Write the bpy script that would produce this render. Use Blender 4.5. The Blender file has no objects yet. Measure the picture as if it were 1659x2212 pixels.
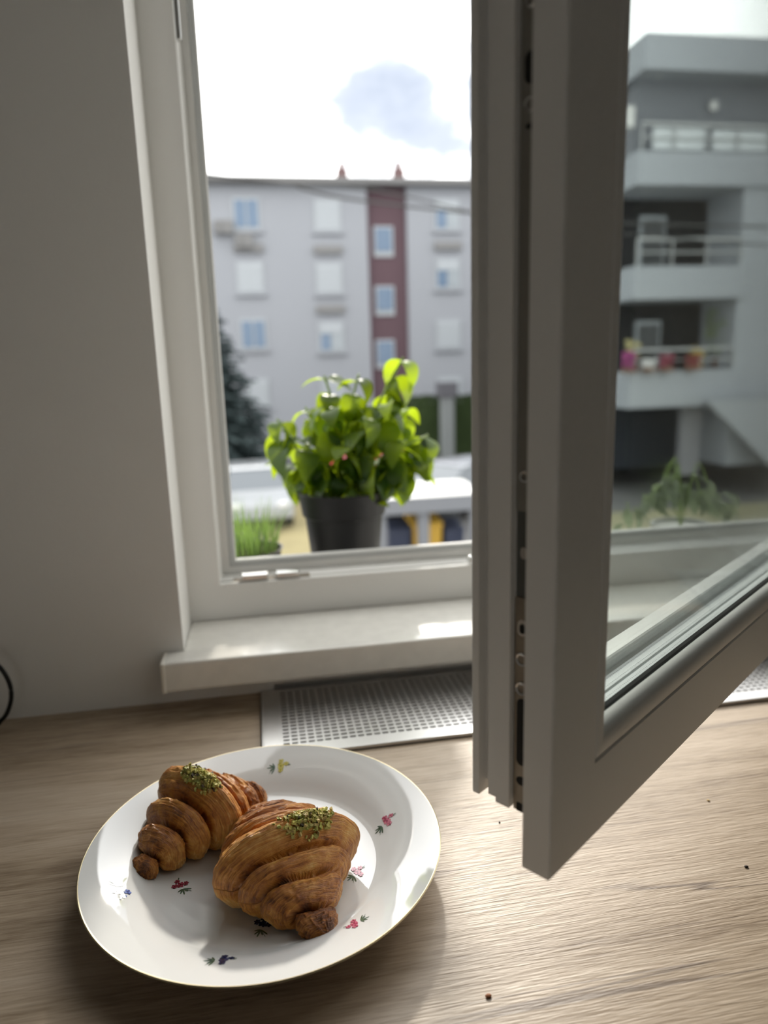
import bpy, bmesh, math, random
import numpy as np
from mathutils import Vector, Matrix, Euler, noise as mnoise

random.seed(7); np.random.seed(7)
SC = bpy.context.scene
COL = SC.collection
R = math.radians
PI = math.pi

# ------------------------------------------------------------------ camera
F_PX = 1534.0
CAM_H = 0.385
PITCH, ROLL, YAW = R(11.988), R(1.711), R(9.667)
cy, sy = math.cos(YAW), math.sin(YAW)
_f = Vector((sy*math.cos(PITCH), cy*math.cos(PITCH), -math.sin(PITCH)))
_r = Vector((cy, -sy, 0)); _d = _f.cross(_r)
_c, _s = math.cos(ROLL), math.sin(ROLL)
CR = _c*_r + _s*_d            # image right
CD = -_s*_r + _c*_d           # image down
CF = _f                       # view axis
CP = Vector((0, 0, CAM_H))
cam = bpy.data.cameras.new('camera'); camo = bpy.data.objects.new('camera', cam); COL.objects.link(camo)
m = Matrix((( CR.x, -CD.x, -CF.x, CP.x), (CR.y, -CD.y, -CF.y, CP.y), (CR.z, -CD.z, -CF.z, CP.z), (0, 0, 0, 1)))
camo.matrix_world = m
cam.sensor_fit = 'VERTICAL'; cam.sensor_height = 36.0
cam.lens = F_PX/2212*36.0
cam.clip_start = 0.01; cam.clip_end = 500
cam.dof.use_dof = True; cam.dof.focus_distance = 0.52
cam.dof.aperture_fstop = cam.lens/6.6
SC.camera = camo

def ray(u, v):
    return CF + CR*((u-829.5)/F_PX) + CD*((v-1106)/F_PX)
def at(u, v, y=None, z=None):
    """real point seen at photo pixel (u, v) on the plane y = ... or z = ..."""
    d = ray(u, v)
    k = (z-CP.z)/d.z if z is not None else (y-CP.y)/d.y
    return CP + d*k

# ------------------------------------------------------------------ view + sky + sun
SC.view_settings.view_transform = 'Standard'; SC.view_settings.look = 'None'
SC.view_settings.exposure = 0.0; SC.view_settings.gamma = 1.0; SC.view_settings.use_curve_mapping = False
SC.cycles.transparent_max_bounces = 32

SKY, AUREOLE = 2.60, 1.7
W = bpy.data.worlds.new('sky'); SC.world = W; W.use_nodes = True
nt = W.node_tree; nt.nodes.clear()
def N(t, kind, **kw):
    n = t.nodes.new(kind)
    for k, v in kw.items(): setattr(n, k, v)
    return n
wo = N(nt, 'ShaderNodeOutputWorld'); bg = N(nt, 'ShaderNodeBackground')
tc = N(nt, 'ShaderNodeTexCoord')
SUN_EL, SUN_AZ = 27.3, 10.0      # low over the houses, a little right of the window axis, behind thin cloud
_sd = Vector((math.sin(R(SUN_AZ))*math.cos(R(SUN_EL)), math.cos(R(SUN_AZ))*math.cos(R(SUN_EL)), math.sin(R(SUN_EL))))
def wm(op, a, b=None, c=None):
    n = N(nt, 'ShaderNodeMath', operation=op)
    for i_, x_ in enumerate((a, b, c)):
        if x_ is None: continue
        if isinstance(x_, (int, float)): n.inputs[i_].default_value = x_
        else: nt.links.new(x_, n.inputs[i_])
    return n.outputs[0]
def towards(d):
    n = N(nt, 'ShaderNodeVectorMath', operation='DOT_PRODUCT'); n.inputs[1].default_value = tuple(d)
    nt.links.new(tc.outputs['Generated'], n.inputs[0]); return n.outputs['Value']
mp = N(nt, 'ShaderNodeMapping'); mp.inputs['Scale'].default_value = (1.0, 1.0, 1.7); mp.inputs['Location'].default_value = (.6, .2, .1)
ns = N(nt, 'ShaderNodeTexNoise'); ns.inputs['Scale'].default_value = 7.0; ns.inputs['Detail'].default_value = 6; ns.inputs['Roughness'].default_value = 0.55
nt.links.new(tc.outputs['Generated'], mp.inputs['Vector']); nt.links.new(mp.outputs[0], ns.inputs['Vector'])
# one grey-blue cloud bank low over the roofs, ragged by the noise; thinner ones elsewhere
bank = wm('MAXIMUM', wm('MAXIMUM', towards(ray(895, 215).normalized()), wm('SUBTRACT', towards(ray(800, 245).normalized()), .0015)), wm('SUBTRACT', towards(ray(1010, 190).normalized()), .0005))
bank = wm('MULTIPLY', wm('SUBTRACT', bank, .9932), 62.0)
dens = wm('ADD', wm('MULTIPLY', wm('SUBTRACT', ns.outputs['Fac'], .5), 1.9), wm('MAXIMUM', bank, -.35))
rp = N(nt, 'ShaderNodeValToRGB')
rp.color_ramp.elements[0].position = 0.05; rp.color_ramp.elements[0].color = (0.86, 0.86, 0.845, 1)
rp.color_ramp.elements[1].position = 0.85; rp.color_ramp.elements[1].color = (0.215, 0.25, 0.32, 1)
e = rp.color_ramp.elements.new(0.35); e.color = (0.34, 0.37, 0.42, 1)
nt.links.new(dens, rp.inputs['Fac'])
# hazy aureole round the sun
aur = wm('POWER', wm('MAXIMUM', towards(_sd), 0.0), 12.0)
clear = wm('SUBTRACT', 1.0, wm('MINIMUM', wm('MAXIMUM', wm('MULTIPLY', dens, 2.6), 0.0), 1.0))     # thick cloud hides it
aur2 = wm('ADD', wm('MULTIPLY', wm('MULTIPLY', aur, AUREOLE), clear), 1.0)
nt.links.new(rp.outputs[0], bg.inputs['Color']); nt.links.new(wm('MULTIPLY', aur2, SKY), bg.inputs['Strength'])
nt.links.new(bg.outputs[0], wo.inputs['Surface'])

sl = bpy.data.lights.new('sun', 'SUN'); sl.energy = 3.3; sl.angle = R(4.0); sl.color = (1.0, 0.93, 0.82)
so = bpy.data.objects.new('sun', sl); COL.objects.link(so)
so.rotation_euler = _sd.to_track_quat('Z', 'Y').to_euler(); so.location = (3, 12, 9)

# ------------------------------------------------------------------ materials
MATS = {}
def mat(name, col=(.8, .8, .8), rough=.5, metal=0., coat=0., spec=.5, bump=None, vary=None, build=None):
    if name in MATS: return MATS[name]
    M = bpy.data.materials.new(name); M.use_nodes = True
    t = M.node_tree; b = t.nodes['Principled BSDF']
    b.inputs['Base Color'].default_value = (*col, 1); b.inputs['Roughness'].default_value = rough
    b.inputs['Metallic'].default_value = metal; b.inputs['Coat Weight'].default_value = coat
    b.inputs['Coat Roughness'].default_value = 0.03
    b.inputs['Specular IOR Level'].default_value = spec
    tcn = N(t, 'ShaderNodeTexCoord')
    if vary:    # (scale, amount)
        n = N(t, 'ShaderNodeTexNoise'); n.inputs['Scale'].default_value = vary[0]; n.inputs['Detail'].default_value = 4
        t.links.new(tcn.outputs['Object'], n.inputs['Vector'])
        mx = N(t, 'ShaderNodeMix', data_type='RGBA')
        mx.inputs[6].default_value = (*[c*(1-vary[1]) for c in col], 1)
        mx.inputs[7].default_value = (*[min(1, c*(1+vary[1])) for c in col], 1)
        t.links.new(n.outputs['Fac'], mx.inputs[0]); t.links.new(mx.outputs[2], b.inputs['Base Color'])
    if bump:    # (scale, strength, distance)
        n = N(t, 'ShaderNodeTexNoise'); n.inputs['Scale'].default_value = bump[0]; n.inputs['Detail'].default_value = 3
        t.links.new(tcn.outputs['Object'], n.inputs['Vector'])
        bp = N(t, 'ShaderNodeBump'); bp.inputs['Strength'].default_value = bump[1]; bp.inputs['Distance'].default_value = bump[2]
        t.links.new(n.outputs['Fac'], bp.inputs['Height']); t.links.new(bp.outputs[0], b.inputs['Normal'])
    if build: build(t, b, tcn)
    MATS[name] = M
    return M
def ramp(t, stops):
    r = N(t, 'ShaderNodeValToRGB'); el = r.color_ramp.elements
    el[0].position, el[0].color = stops[0][0], (*stops[0][1], 1)
    el[1].position, el[1].color = stops[-1][0], (*stops[-1][1], 1)
    for p, c in stops[1:-1]:
        e = el.new(p); e.color = (*c, 1)
    return r
def mathn(t, op, a, b=None, c=None):
    n = N(t, 'ShaderNodeMath', operation=op)
    for i, x in enumerate((a, b, c)):
        if x is None: continue
        if isinstance(x, (int, float)): n.inputs[i].default_value = x
        else: t.links.new(x, n.inputs[i])
    return n.outputs[0]

def wood_build(t, b, tcn):
    def noise(sc, detail=4, rough=.6, dist=0., loc=(0, 0, 0)):
        mpn = N(t, 'ShaderNodeMapping'); mpn.inputs['Scale'].default_value = sc; mpn.inputs['Location'].default_value = loc
        mpn.inputs['Rotation'].default_value = (0, 0, R(2.0))
        n = N(t, 'ShaderNodeTexNoise'); n.inputs['Scale'].default_value = 1; n.inputs['Detail'].default_value = detail
        n.inputs['Roughness'].default_value = rough; n.inputs['Distortion'].default_value = dist
        t.links.new(tcn.outputs['Object'], mpn.inputs['Vector']); t.links.new(mpn.outputs[0], n.inputs['Vector'])
        return n.outputs['Fac']
    broad = noise((.9, 11, 1), 3, .5, .2)
    mid = noise((5, 75, 1), 3, .55, .2, (3, 1, 0))
    fine = noise((34, 470, 1), 2, .55, .15, (1, 7, 0))
    hair = noise((60, 1100, 1), 2, .5, 0, (5, 2, 0))
    crack = noise((.8, 26, 1), 2, .45, .15, (9.3, 4.1, 0))
    tone = mathn(t, 'ADD', mathn(t, 'MULTIPLY', broad, .36), mathn(t, 'ADD', mathn(t, 'MULTIPLY', mid, .30), mathn(t, 'ADD', mathn(t, 'MULTIPLY', fine, .24), mathn(t, 'MULTIPLY', hair, .10))))
    r = ramp(t, [(.36, (.22, .155, .10)), (.45, (.385, .295, .205)), (.53, (.495, .392, .288)), (.64, (.585, .485, .375))])
    t.links.new(tone, r.inputs['Fac'])
    # a few long dark lines where the crack noise passes its middle value
    line = mathn(t, 'ABSOLUTE', mathn(t, 'SUBTRACT', crack, .5))
    mr = N(t, 'ShaderNodeMapRange'); mr.inputs['From Min'].default_value = .0015; mr.inputs['From Max'].default_value = .007
    mr.inputs['To Min'].default_value = .7; mr.inputs['To Max'].default_value = 0
    t.links.new(line, mr.inputs['Value'])
    gate = N(t, 'ShaderNodeMapRange'); gate.inputs['From Min'].default_value = .50; gate.inputs['From Max'].default_value = .60
    t.links.new(noise((3, 20, 1), 2, .5, 0, (2, 8, 0)), gate.inputs['Value'])
    k = mathn(t, 'MULTIPLY', mr.outputs[0], gate.outputs[0])
    mx = N(t, 'ShaderNodeMix', data_type='RGBA'); mx.inputs[7].default_value = (.13, .09, .065, 1)
    t.links.new(k, mx.inputs[0]); t.links.new(r.outputs[0], mx.inputs[6]); t.links.new(mx.outputs[2], b.inputs['Base Color'])
    h = mathn(t, 'ADD', mathn(t, 'MULTIPLY', fine, 1.0), mathn(t, 'MULTIPLY', hair, .35))
    bp = N(t, 'ShaderNodeBump'); bp.inputs['Strength'].default_value = .55; bp.inputs['Distance'].default_value = .0010
    t.links.new(h, bp.inputs['Height']); t.links.new(bp.outputs[0], b.inputs['Normal'])

def croissant_build(t, b, tcn):
    uv = N(t, 'ShaderNodeUVMap'); uv.uv_map = 'wrap'
    mpn = N(t, 'ShaderNodeMapping'); mpn.inputs['Scale'].default_value = (105, 1.6, 1)
    n = N(t, 'ShaderNodeTexNoise'); n.inputs['Scale'].default_value = 1; n.inputs['Detail'].default_value = 4; n.inputs['Roughness'].default_value = .65
    n.inputs['Distortion'].default_value = .5
    t.links.new(uv.outputs[0], mpn.inputs['Vector']); t.links.new(mpn.outputs[0], n.inputs['Vector'])
    n2 = N(t, 'ShaderNodeTexNoise'); n2.inputs['Scale'].default_value = 150; n2.inputs['Detail'].default_value = 5; n2.inputs['Roughness'].default_value = .6
    t.links.new(tcn.outputs['Object'], n2.inputs['Vector'])
    n3 = N(t, 'ShaderNodeTexNoise'); n3.inputs['Scale'].default_value = 45; n3.inputs['Detail'].default_value = 3
    t.links.new(tcn.outputs['Object'], n3.inputs['Vector'])
    at_ = N(t, 'ShaderNodeAttribute'); at_.attribute_name = 'bake_shade'
    # the bake attribute is crust doneness plus painted shade: ridges and tips dark, sides pale, grooves darkened as both
    v = mathn(t, 'ADD', at_.outputs['Fac'], mathn(t, 'ADD', mathn(t, 'MULTIPLY', mathn(t, 'SUBTRACT', n.outputs['Fac'], .5), -1.25),
              mathn(t, 'ADD', mathn(t, 'MULTIPLY', mathn(t, 'SUBTRACT', n2.outputs['Fac'], .5), .8), mathn(t, 'MULTIPLY', mathn(t, 'SUBTRACT', n3.outputs['Fac'], .5), .35))))
    r = ramp(t, [(.08, (.88, .60, .25)), (.32, (.76, .39, .095)), (.56, (.62, .255, .048)), (.82, (.37, .120, .021)), (1.0, (.14, .043, .010))])
    t.links.new(v, r.inputs['Fac']); t.links.new(r.outputs[0], b.inputs['Base Color'])
    h = mathn(t, 'ADD', mathn(t, 'MULTIPLY', n.outputs['Fac'], 1.2), mathn(t, 'MULTIPLY', n2.outputs['Fac'], .8))
    bp = N(t, 'ShaderNodeBump'); bp.inputs['Strength'].default_value = .9; bp.inputs['Distance'].default_value = .0018
    t.links.new(h, bp.inputs['Height']); t.links.new(bp.outputs[0], b.inputs['Normal'])
    b.inputs['Subsurface Weight'].default_value = .12; b.inputs['Subsurface Radius'].default_value = (.004, .002, .001)

def color_attr_build(t, b, tcn):
    a = N(t, 'ShaderNodeAttribute'); a.attribute_name = 'tint'
    t.links.new(a.outputs['Color'], b.inputs['Base Color'])

def glass_mat(name, tint, refl=1.5):
    M = bpy.data.materials.new(name); M.use_nodes = True; t = M.node_tree; t.nodes.clear()
    o = N(t, 'ShaderNodeOutputMaterial'); mx = N(t, 'ShaderNodeMixShader')
    tr = N(t, 'ShaderNodeBsdfTransparent'); tr.inputs[0].default_value = (*tint, 1)
    gl = N(t, 'ShaderNodeBsdfGlossy'); gl.inputs['Roughness'].default_value = 0.0
    fr = N(t, 'ShaderNodeFresnel'); fr.inputs['IOR'].default_value = refl
    # same reflectance from both sides of the pane: feed the fresnel the facing side normal
    geo = N(t, 'ShaderNodeNewGeometry'); 
    mr = N(t, 'ShaderNodeMix', data_type='FLOAT'); mr.inputs[2].default_value = refl; mr.inputs[3].default_value = 1/refl
    t.links.new(geo.outputs['Backfacing'], mr.inputs[0])
    iv = mathn(t, 'ADD', mr.outputs[0], 0.0)
    # backfacing: Blender's fresnel node inverts the ior itself, so give it 1/ior to keep it symmetric
    t.links.new(iv, fr.inputs['IOR'])
    t.links.new(fr.outputs[0], mx.inputs[0]); t.links.new(tr.outputs[0], mx.inputs[1]); t.links.new(gl.outputs[0], mx.inputs[2])
    t.links.new(mx.outputs[0], o.inputs['Surface'])
    MATS[name] = M; return M

def leaf_mat(name, col, trans, rough=.4, mixf=.5, vary=.35):
    M = bpy.data.materials.new(name); M.use_nodes = True; t = M.node_tree; t.nodes.clear()
    o = N(t, 'ShaderNodeOutputMaterial'); tcn = N(t, 'ShaderNodeTexCoord')
    oi = N(t, 'ShaderNodeObjectInfo')
    b = N(t, 'ShaderNodeBsdfPrincipled'); b.inputs['Roughness'].default_value = rough; b.inputs['Base Color'].default_value = (*col, 1)
    tl = N(t, 'ShaderNodeBsdfTranslucent'); mx = N(t, 'ShaderNodeMixShader'); mx.inputs[0].default_value = mixf
    hs = N(t, 'ShaderNodeHueSaturation'); hs.inputs['Color'].default_value = (*trans, 1)
    t.links.new(mathn(t, 'ADD', mathn(t, 'MULTIPLY', oi.outputs['Random'], vary*1.6), 1-vary), hs.inputs['Value'])
    t.links.new(hs.outputs[0], tl.inputs[0])
    t.links.new(b.outputs[0], mx.inputs[1]); t.links.new(tl.outputs[0], mx.inputs[2]); t.links.new(mx.outputs[0], o.inputs['Surface'])
    MATS[name] = M; return M

def spacer_build(t, b, tcn):
    """pale metal spacer bar with rows of tiny round drying holes (object x along the bar, y across)"""
    sp = N(t, 'ShaderNodeSeparateXYZ'); t.links.new(tcn.outputs['Object'], sp.inputs[0])
    pitch = .0023
    fx = mathn(t, 'SUBTRACT', mathn(t, 'MODULO', mathn(t, 'ADD', sp.outputs['X'], 1.0), pitch), pitch/2)
    keep = None
    for row in (.0200, .0272, .0322):
        dy = mathn(t, 'SUBTRACT', sp.outputs['Y'], row)
        d = mathn(t, 'SQRT', mathn(t, 'ADD', mathn(t, 'MULTIPLY', fx, fx), mathn(t, 'MULTIPLY', dy, dy)))
        keep = d if keep is None else mathn(t, 'MINIMUM', keep, d)
    k = mathn(t, 'LESS_THAN', keep, .00050)
    mx = N(t, 'ShaderNodeMix', data_type='RGBA'); mx.inputs[6].default_value = (.78, .80, .80, 1); mx.inputs[7].default_value = (.10, .11, .11, 1)
    t.links.new(k, mx.inputs[0]); t.links.new(mx.outputs[2], b.inputs['Base Color'])

pvc = mat('white_pvc', (.86, .85, .825), .38, bump=(9, .08, .002))
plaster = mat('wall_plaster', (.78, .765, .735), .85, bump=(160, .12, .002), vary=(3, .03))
ceil_m = mat('ceiling_dark', (.33, .32, .30), .9)  # unseen ceiling darkened to cut bounce on the upper wall
plaster_r = mat('wall_plaster_dark', (.30, .29, .26), .9)  # unseen right wall darkened to keep fill off the sash face
floor_m = mat('floor_laminate', (.30, .22, .15), .5, vary=(6, .2))
stone = mat('sill_stone', (.82, .80, .75), .22, coat=.4, vary=(60, .10))
stone_edge = mat('sill_edge_band', (.80, .77, .70), .3)
wood = mat('counter_wood', rough=.44, build=wood_build, spec=.55)
steel = mat('brushed_steel', (.62, .61, .60), .34, .9, vary=(40, .12), bump=(300, .06, .001))
dark_steel = mat('hardware_steel', (.33, .29, .24), .42, .8, vary=(90, .3))
zinc = mat('zinc_keep', (.75, .75, .74), .25, .85)
black = mat('shade_black', (.012, .012, .012), .8)  # black put in for the shade of holes and the recess
rubber = mat('grey_gasket', (.10, .105, .10), .5)
lightgasket = mat('pale_gasket', (.52, .53, .52), .5)
spacer = mat('spacer_bar', rough=.35, build=spacer_build)
glass = glass_mat('window_glass', (.968, .982, .978), 1.52)
porcelain = mat('porcelain', (.74, .745, .74), .04, coat=.8)
gold = mat('gold_line', (.78, .68, .45), .25, .9)
decal = mat('decal_print', rough=.12, coat=.5, build=color_attr_build)
crust = mat('croissant_crust', rough=.33, spec=.5, build=croissant_build)
nut = mat('pistachio', rough=.6, build=color_attr_build)
blackplastic = mat('black_plastic', (.008, .008, .009), .42, spec=.3)
soil = mat('soil', (.035, .024, .016), .95, bump=(90, .8, .01))
basil_leaf_m = leaf_mat('basil_leaf', (.032, .085, .016), (.48, .63, .014), .36, .50, .6)
stem_m = mat('basil_stem', (.24, .36, .07), .5)
chive_m = leaf_mat('grass_blade', (.11, .20, .06), (.28, .42, .09), .45, .4)
pale_leaf = leaf_mat('pale_leaf', (.22, .27, .19), (.26, .32, .17), .5, .3)
ledge_m = mat('outer_ledge', (.55, .53, .49), .6, vary=(12, .1))

# ------------------------------------------------------------------ mesh helpers
class MB:
    def __init__(s): s.v = []; s.f = []; s.mi = []
    def add(s, vs, fs, mi=0):
        o = len(s.v); s.v += [tuple(p) for p in vs]; s.f += [tuple(o+i for i in f) for f in fs]; s.mi += [mi]*len(fs); return s
    def box(s, a, b, mi=0):
        x0, y0, z0 = a; x1, y1, z1 = b
        return s.add([(x0,y0,z0),(x1,y0,z0),(x1,y1,z0),(x0,y1,z0),(x0,y0,z1),(x1,y0,z1),(x1,y1,z1),(x0,y1,z1)],
                     [(3,2,1,0),(4,5,6,7),(0,1,5,4),(1,2,6,5),(2,3,7,6),(3,0,4,7)], mi)
    def prism(s, poly, axis, a, b, mi=0):
        """poly: list of 2D points; axis 'x','y' or 'z' is the extrusion axis from a to b"""
        def P(p, k):
            return (k, p[0], p[1]) if axis == 'x' else (p[0], k, p[1]) if axis == 'y' else (p[0], p[1], k)
        n = len(poly)
        vs = [P(p, a) for p in poly]+[P(p, b) for p in poly]
        fs = [tuple(range(n))[::-1], tuple(range(n, 2*n))]+[(i, (i+1) % n, n+(i+1) % n, n+i) for i in range(n)]
        return s.add(vs, fs, mi)
    def tube(s, pts, rad, n=8, caps=True, mi=0):
        pts = [Vector(p) for p in pts]; rs = rad if isinstance(rad, (list, tuple)) else [rad]*len(pts)
        vs = []; ref = None
        for i, p in enumerate(pts):
            d = (pts[min(i+1, len(pts)-1)]-pts[max(i-1, 0)]).normalized()
            if ref is None: ref = Vector((0, 0, 1)) if abs(d.z) < .9 else Vector((1, 0, 0))
            a = d.cross(ref).normalized(); b = d.cross(a).normalized(); ref = -b if False else ref
            for k in range(n):
                t = 2*PI*k/n; vs.append(p+(a*math.cos(t)+b*math.sin(t))*rs[i])
        fs = [(i*n+k, i*n+(k+1) % n, (i+1)*n+(k+1) % n, (i+1)*n+k) for i in range(len(pts)-1) for k in range(n)]
        if caps: fs += [tuple(range(n))[::-1], tuple((len(pts)-1)*n+k for k in range(n))]
        return s.add(vs, fs, mi)
    def lathe(s, prof, n=48, c=(0, 0, 0), mi=0):
        vs = []; m_ = len(prof)
        for k in range(n):
            t = 2*PI*k/n
            for r_, z in prof: vs.append((c[0]+r_*math.cos(t), c[1]+r_*math.sin(t), c[2]+z))
        fs = [(k*m_+i, ((k+1) % n)*m_+i, ((k+1) % n)*m_+i+1, k*m_+i+1) for k in range(n) for i in range(m_-1)]
        return s.add(vs, fs, mi)
    def ball(s, c, r, sc=(1, 1, 1), n=8, m=6, mi=0):
        vs = [(c[0]+r*sc[0]*math.sin(PI*j/m)*math.cos(2*PI*k/n), c[1]+r*sc[1]*math.sin(PI*j/m)*math.sin(2*PI*k/n), c[2]+r*sc[2]*math.cos(PI*j/m)) for j in range(m+1) for k in range(n)]
        fs = [(j*n+k, (j+1)*n+k, (j+1)*n+(k+1) % n, j*n+(k+1) % n) for j in range(m) for k in range(n)]
        return s.add(vs, fs, mi)
    def build(s, name, mats, parent=None, smooth=None, bevel=0, loc=None):
        me = bpy.data.meshes.new(name); me.from_pydata(s.v, [], s.f)
        bm = bmesh.new(); bm.from_mesh(me)
        bmesh.ops.remove_doubles(bm, verts=bm.verts, dist=1e-6)
        bmesh.ops.recalc_face_normals(bm, faces=bm.faces)
        bm.to_mesh(me); bm.free()
        ms = mats if isinstance(mats, (list, tuple)) else [mats]
        for m_ in ms: me.materials.append(m_)
        if len(ms) > 1 and len(me.polygons) == len(s.mi):
            for p, i in zip(me.polygons, s.mi): p.material_index = i
        if smooth is not None:
            me.polygons.foreach_set('use_smooth', [True]*len(me.polygons)); me.set_sharp_from_angle(angle=R(smooth))
        o = bpy.data.objects.new(name, me); COL.objects.link(o)
        if parent: o.parent = parent
        if loc: o.location = loc
        if bevel:
            b = o.modifiers.new('bevel', 'BEVEL'); b.width = bevel; b.segments = 2; b.limit_method = 'ANGLE'; b.angle_limit = R(40)
        return o
def box(name, a, b, m_, parent=None, bevel=0): return MB().box(a, b).build(name, m_, parent, bevel=bevel)
def tag(o, label=None, cat=None, group=None, kind=None):
    if label: o['label'] = label
    if cat: o['category'] = cat
    if group: o['group'] = group
    if kind: o['kind'] = kind
    return o
def empty(name, loc=(0, 0, 0), rz=0):
    o = bpy.data.objects.new(name, None); COL.objects.link(o); o.location = loc; o.rotation_euler = (0, 0, rz); o.empty_display_size = .05; return o
def inst(src, name, parent, mw):
    o = src.copy(); o.name = name; COL.objects.link(o); o.parent = parent; o.matrix_local = mw; return o
def copy_tree(o, parent=None):
    c = o.copy(); COL.objects.link(c); c.parent = parent
    for ch in list(o.children): copy_tree(ch, c)
    return c

# ------------------------------------------------------------------ room shell
YW = 0.806          # room face of the window wall
YO = 1.000          # outer face
XL = -0.104         # left reveal
XR = 1.000
ZS = 0.0624         # sill top
YF = 0.9022         # room face of the window frame
ZT = 1.440
GAP_X0, GAP_X1, GAP_Z = -0.0034, 1.06, 0.0085      # wall stops short over the grille
RX0, RX1, RY0, FLZ, CZ = -1.5, 2.2, -2.6, -0.9, 1.75
wb = MB()
wb.box((RX0, YW, FLZ), (XL, YO, CZ)); wb.box((XR, YW, FLZ), (RX1, YO, CZ)); wb.box((XL, YW, ZT), (XR, YO, CZ))
wb.box((XL, YW, FLZ), (XR, YO, -0.05)); wb.box((XL, YW, -0.05), (GAP_X0, YO, .0275)); wb.box((GAP_X0, YW, GAP_Z), (XR, YO, .0275)); wb.box((GAP_X0, YW+.045, -.05), (XR, YO, GAP_Z))
tag(wb.build('wall_front', plaster, bevel=0), 'grey-white plastered wall around the open window', kind='structure')
tag(box('wall_left', (RX0-.15, RY0, FLZ), (RX0, YO, CZ), plaster), kind='structure')
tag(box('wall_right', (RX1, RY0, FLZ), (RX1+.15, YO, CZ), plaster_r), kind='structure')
wbk = MB(); wbk.box((RX0-.15, RY0-.15, FLZ), (-.95, RY0, CZ)); wbk.box((-.60, RY0-.15, FLZ), (RX1+.15, RY0, CZ)); wbk.box((-.95, RY0-.15, .6), (-.60, RY0, CZ))  # opening added in the unseen back wall to let in fill daylight
tag(wbk.build('wall_back', plaster), kind='structure')
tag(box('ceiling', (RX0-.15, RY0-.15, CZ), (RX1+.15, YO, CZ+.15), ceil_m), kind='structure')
tag(box('floor', (RX0-.15, RY0-.15, FLZ-.1), (RX1+.15, YO, FLZ), floor_m), kind='structure')

# rounded plaster corner of the left reveal, catches the daylight
# ------------------------------------------------------------------ window frame
def mitred(prof, x0, x1, z0, z1, y0, side):
    """one mitred bar of a rectangular frame; prof = (inset a, depth u) in mm around the closed section"""
    mb = MB(); n = len(prof); A = []; B = []
    for a, u in prof:
        a, u = a/1000, u/1000
        c = {'bottom': ((x0+a, z0+a), (x1-a, z0+a)), 'top': ((x0+a, z1-a), (x1-a, z1-a)),
             'left': ((x0+a, z0+a), (x0+a, z1-a)), 'right': ((x1-a, z0+a), (x1-a, z1-a))}[side]
        A.append((c[0][0], y0+u, c[0][1])); B.append((c[1][0], y0+u, c[1][1]))
    fs = [tuple(range(n)), tuple(range(n, 2*n))[::-1]]+[(i, n+i, n+(i+1) % n, (i+1) % n) for i in range(n)]
    return mb.add(A+B, fs)
win = tag(empty('window_1', (-.110, YF, ZS)), 'white plastic window frame fixed in the wall opening', kind='structure')
FW, FH = 1.12, 1.375
fprof = [(0, 0), (45.3, 0), (46.5, 1.2), (46.5, 7.5), (43.5, 8.5), (43.5, 15), (46.5, 16), (46.5, 31), (48.5, 32), (48.5, 40), (65, 40.5), (67, 42.5), (64, 60), (54, 70), (0, 70)]
for sd, nm in (('left', 'frame_jamb'), ('right', 'frame_jamb'), ('bottom', 'frame_bottom'), ('top', 'frame_top')):
    mitred(fprof, 0, FW, 0, FH, 0, sd).build(nm, pvc, win)
# grey seal on the frame's stop
gprof = [(58, 40.5), (64.5, 40.5), (65.5, 38.6), (61, 36.6), (58.5, 38)]
for sd in ('left', 'bottom', 'top', 'right'):
    mitred(gprof, 0, FW, 0, FH, 0, sd).build('frame_seal', lightgasket, win)
# silver keep on the bottom rebate, near the left corner
kp = at(590, 1238, y=YF+.008); kx = kp.x+.110
keep = MB().box((kx-.052, .004, .0437), (kx+.048, .020, .0482)).build('keep_plate', dark_steel, win, bevel=.0008)
MB().box((kx-.042, .0022, .0482), (kx-.006, .017, .0555)).build('keep_block', zinc, keep, bevel=.002)
MB().box((kx+.003, .0022, .0482), (kx+.034, .017, .0555)).build('keep_block', zinc, keep, bevel=.002)
MB().box((kx-.063, -.0008, .0405), (kx-.046, .006, .0475)).build('end_clip', pvc, keep, bevel=.001)
MB().box((kx-.013, -.0008, .0405), (kx+.008, .004, .0468)).build('end_clip', pvc, keep, bevel=.001)
pk = at(1021, 1207, y=YF+.006)
MB().ball((pk.x+.110-.003, .004, pk.z-ZS), .006).build('locking_pin', zinc, win, smooth=60)
# tall keep on the left jamb, cut by the top of the picture
jz = at(388, 84, y=YF+.004).z-ZS
jk = MB().box((.0425, .0035, jz), (.0468, .0075, jz+.22)).build('keep_plate', rubber, win, bevel=.0006)
MB().box((.0462, .0075, jz+.001), (.0515, .0155, jz+.20)).build('keep_block', zinc, jk, bevel=.001)

# ------------------------------------------------------------------ sill
sx0, sx1, syf = -0.1262, 1.03, 0.7705
sm = MB().prism([(sx0, syf), (sx1, syf), (sx1, YW), (XR, YW), (XR, YF), (XL, YF), (XL, YW), (sx0, YW)], 'z', .0275, ZS)
sill = tag(sm.build('trim_1', stone, bevel=.003), 'cream polished stone window sill under the open window', kind='structure')
MB().box((sx0-.0006, syf-.0008, .0268), (sx0+.0046, YW, ZS+.0004)).build('edge_band', stone_edge, sill, bevel=.0015)
# outer ledge and facade under the window
tag(box('trim_2', (-.45, .9722, .030), (1.35, 1.168, .056), ledge_m, bevel=.004), 'grey outer window ledge with plant pots on it', kind='structure')

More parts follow.
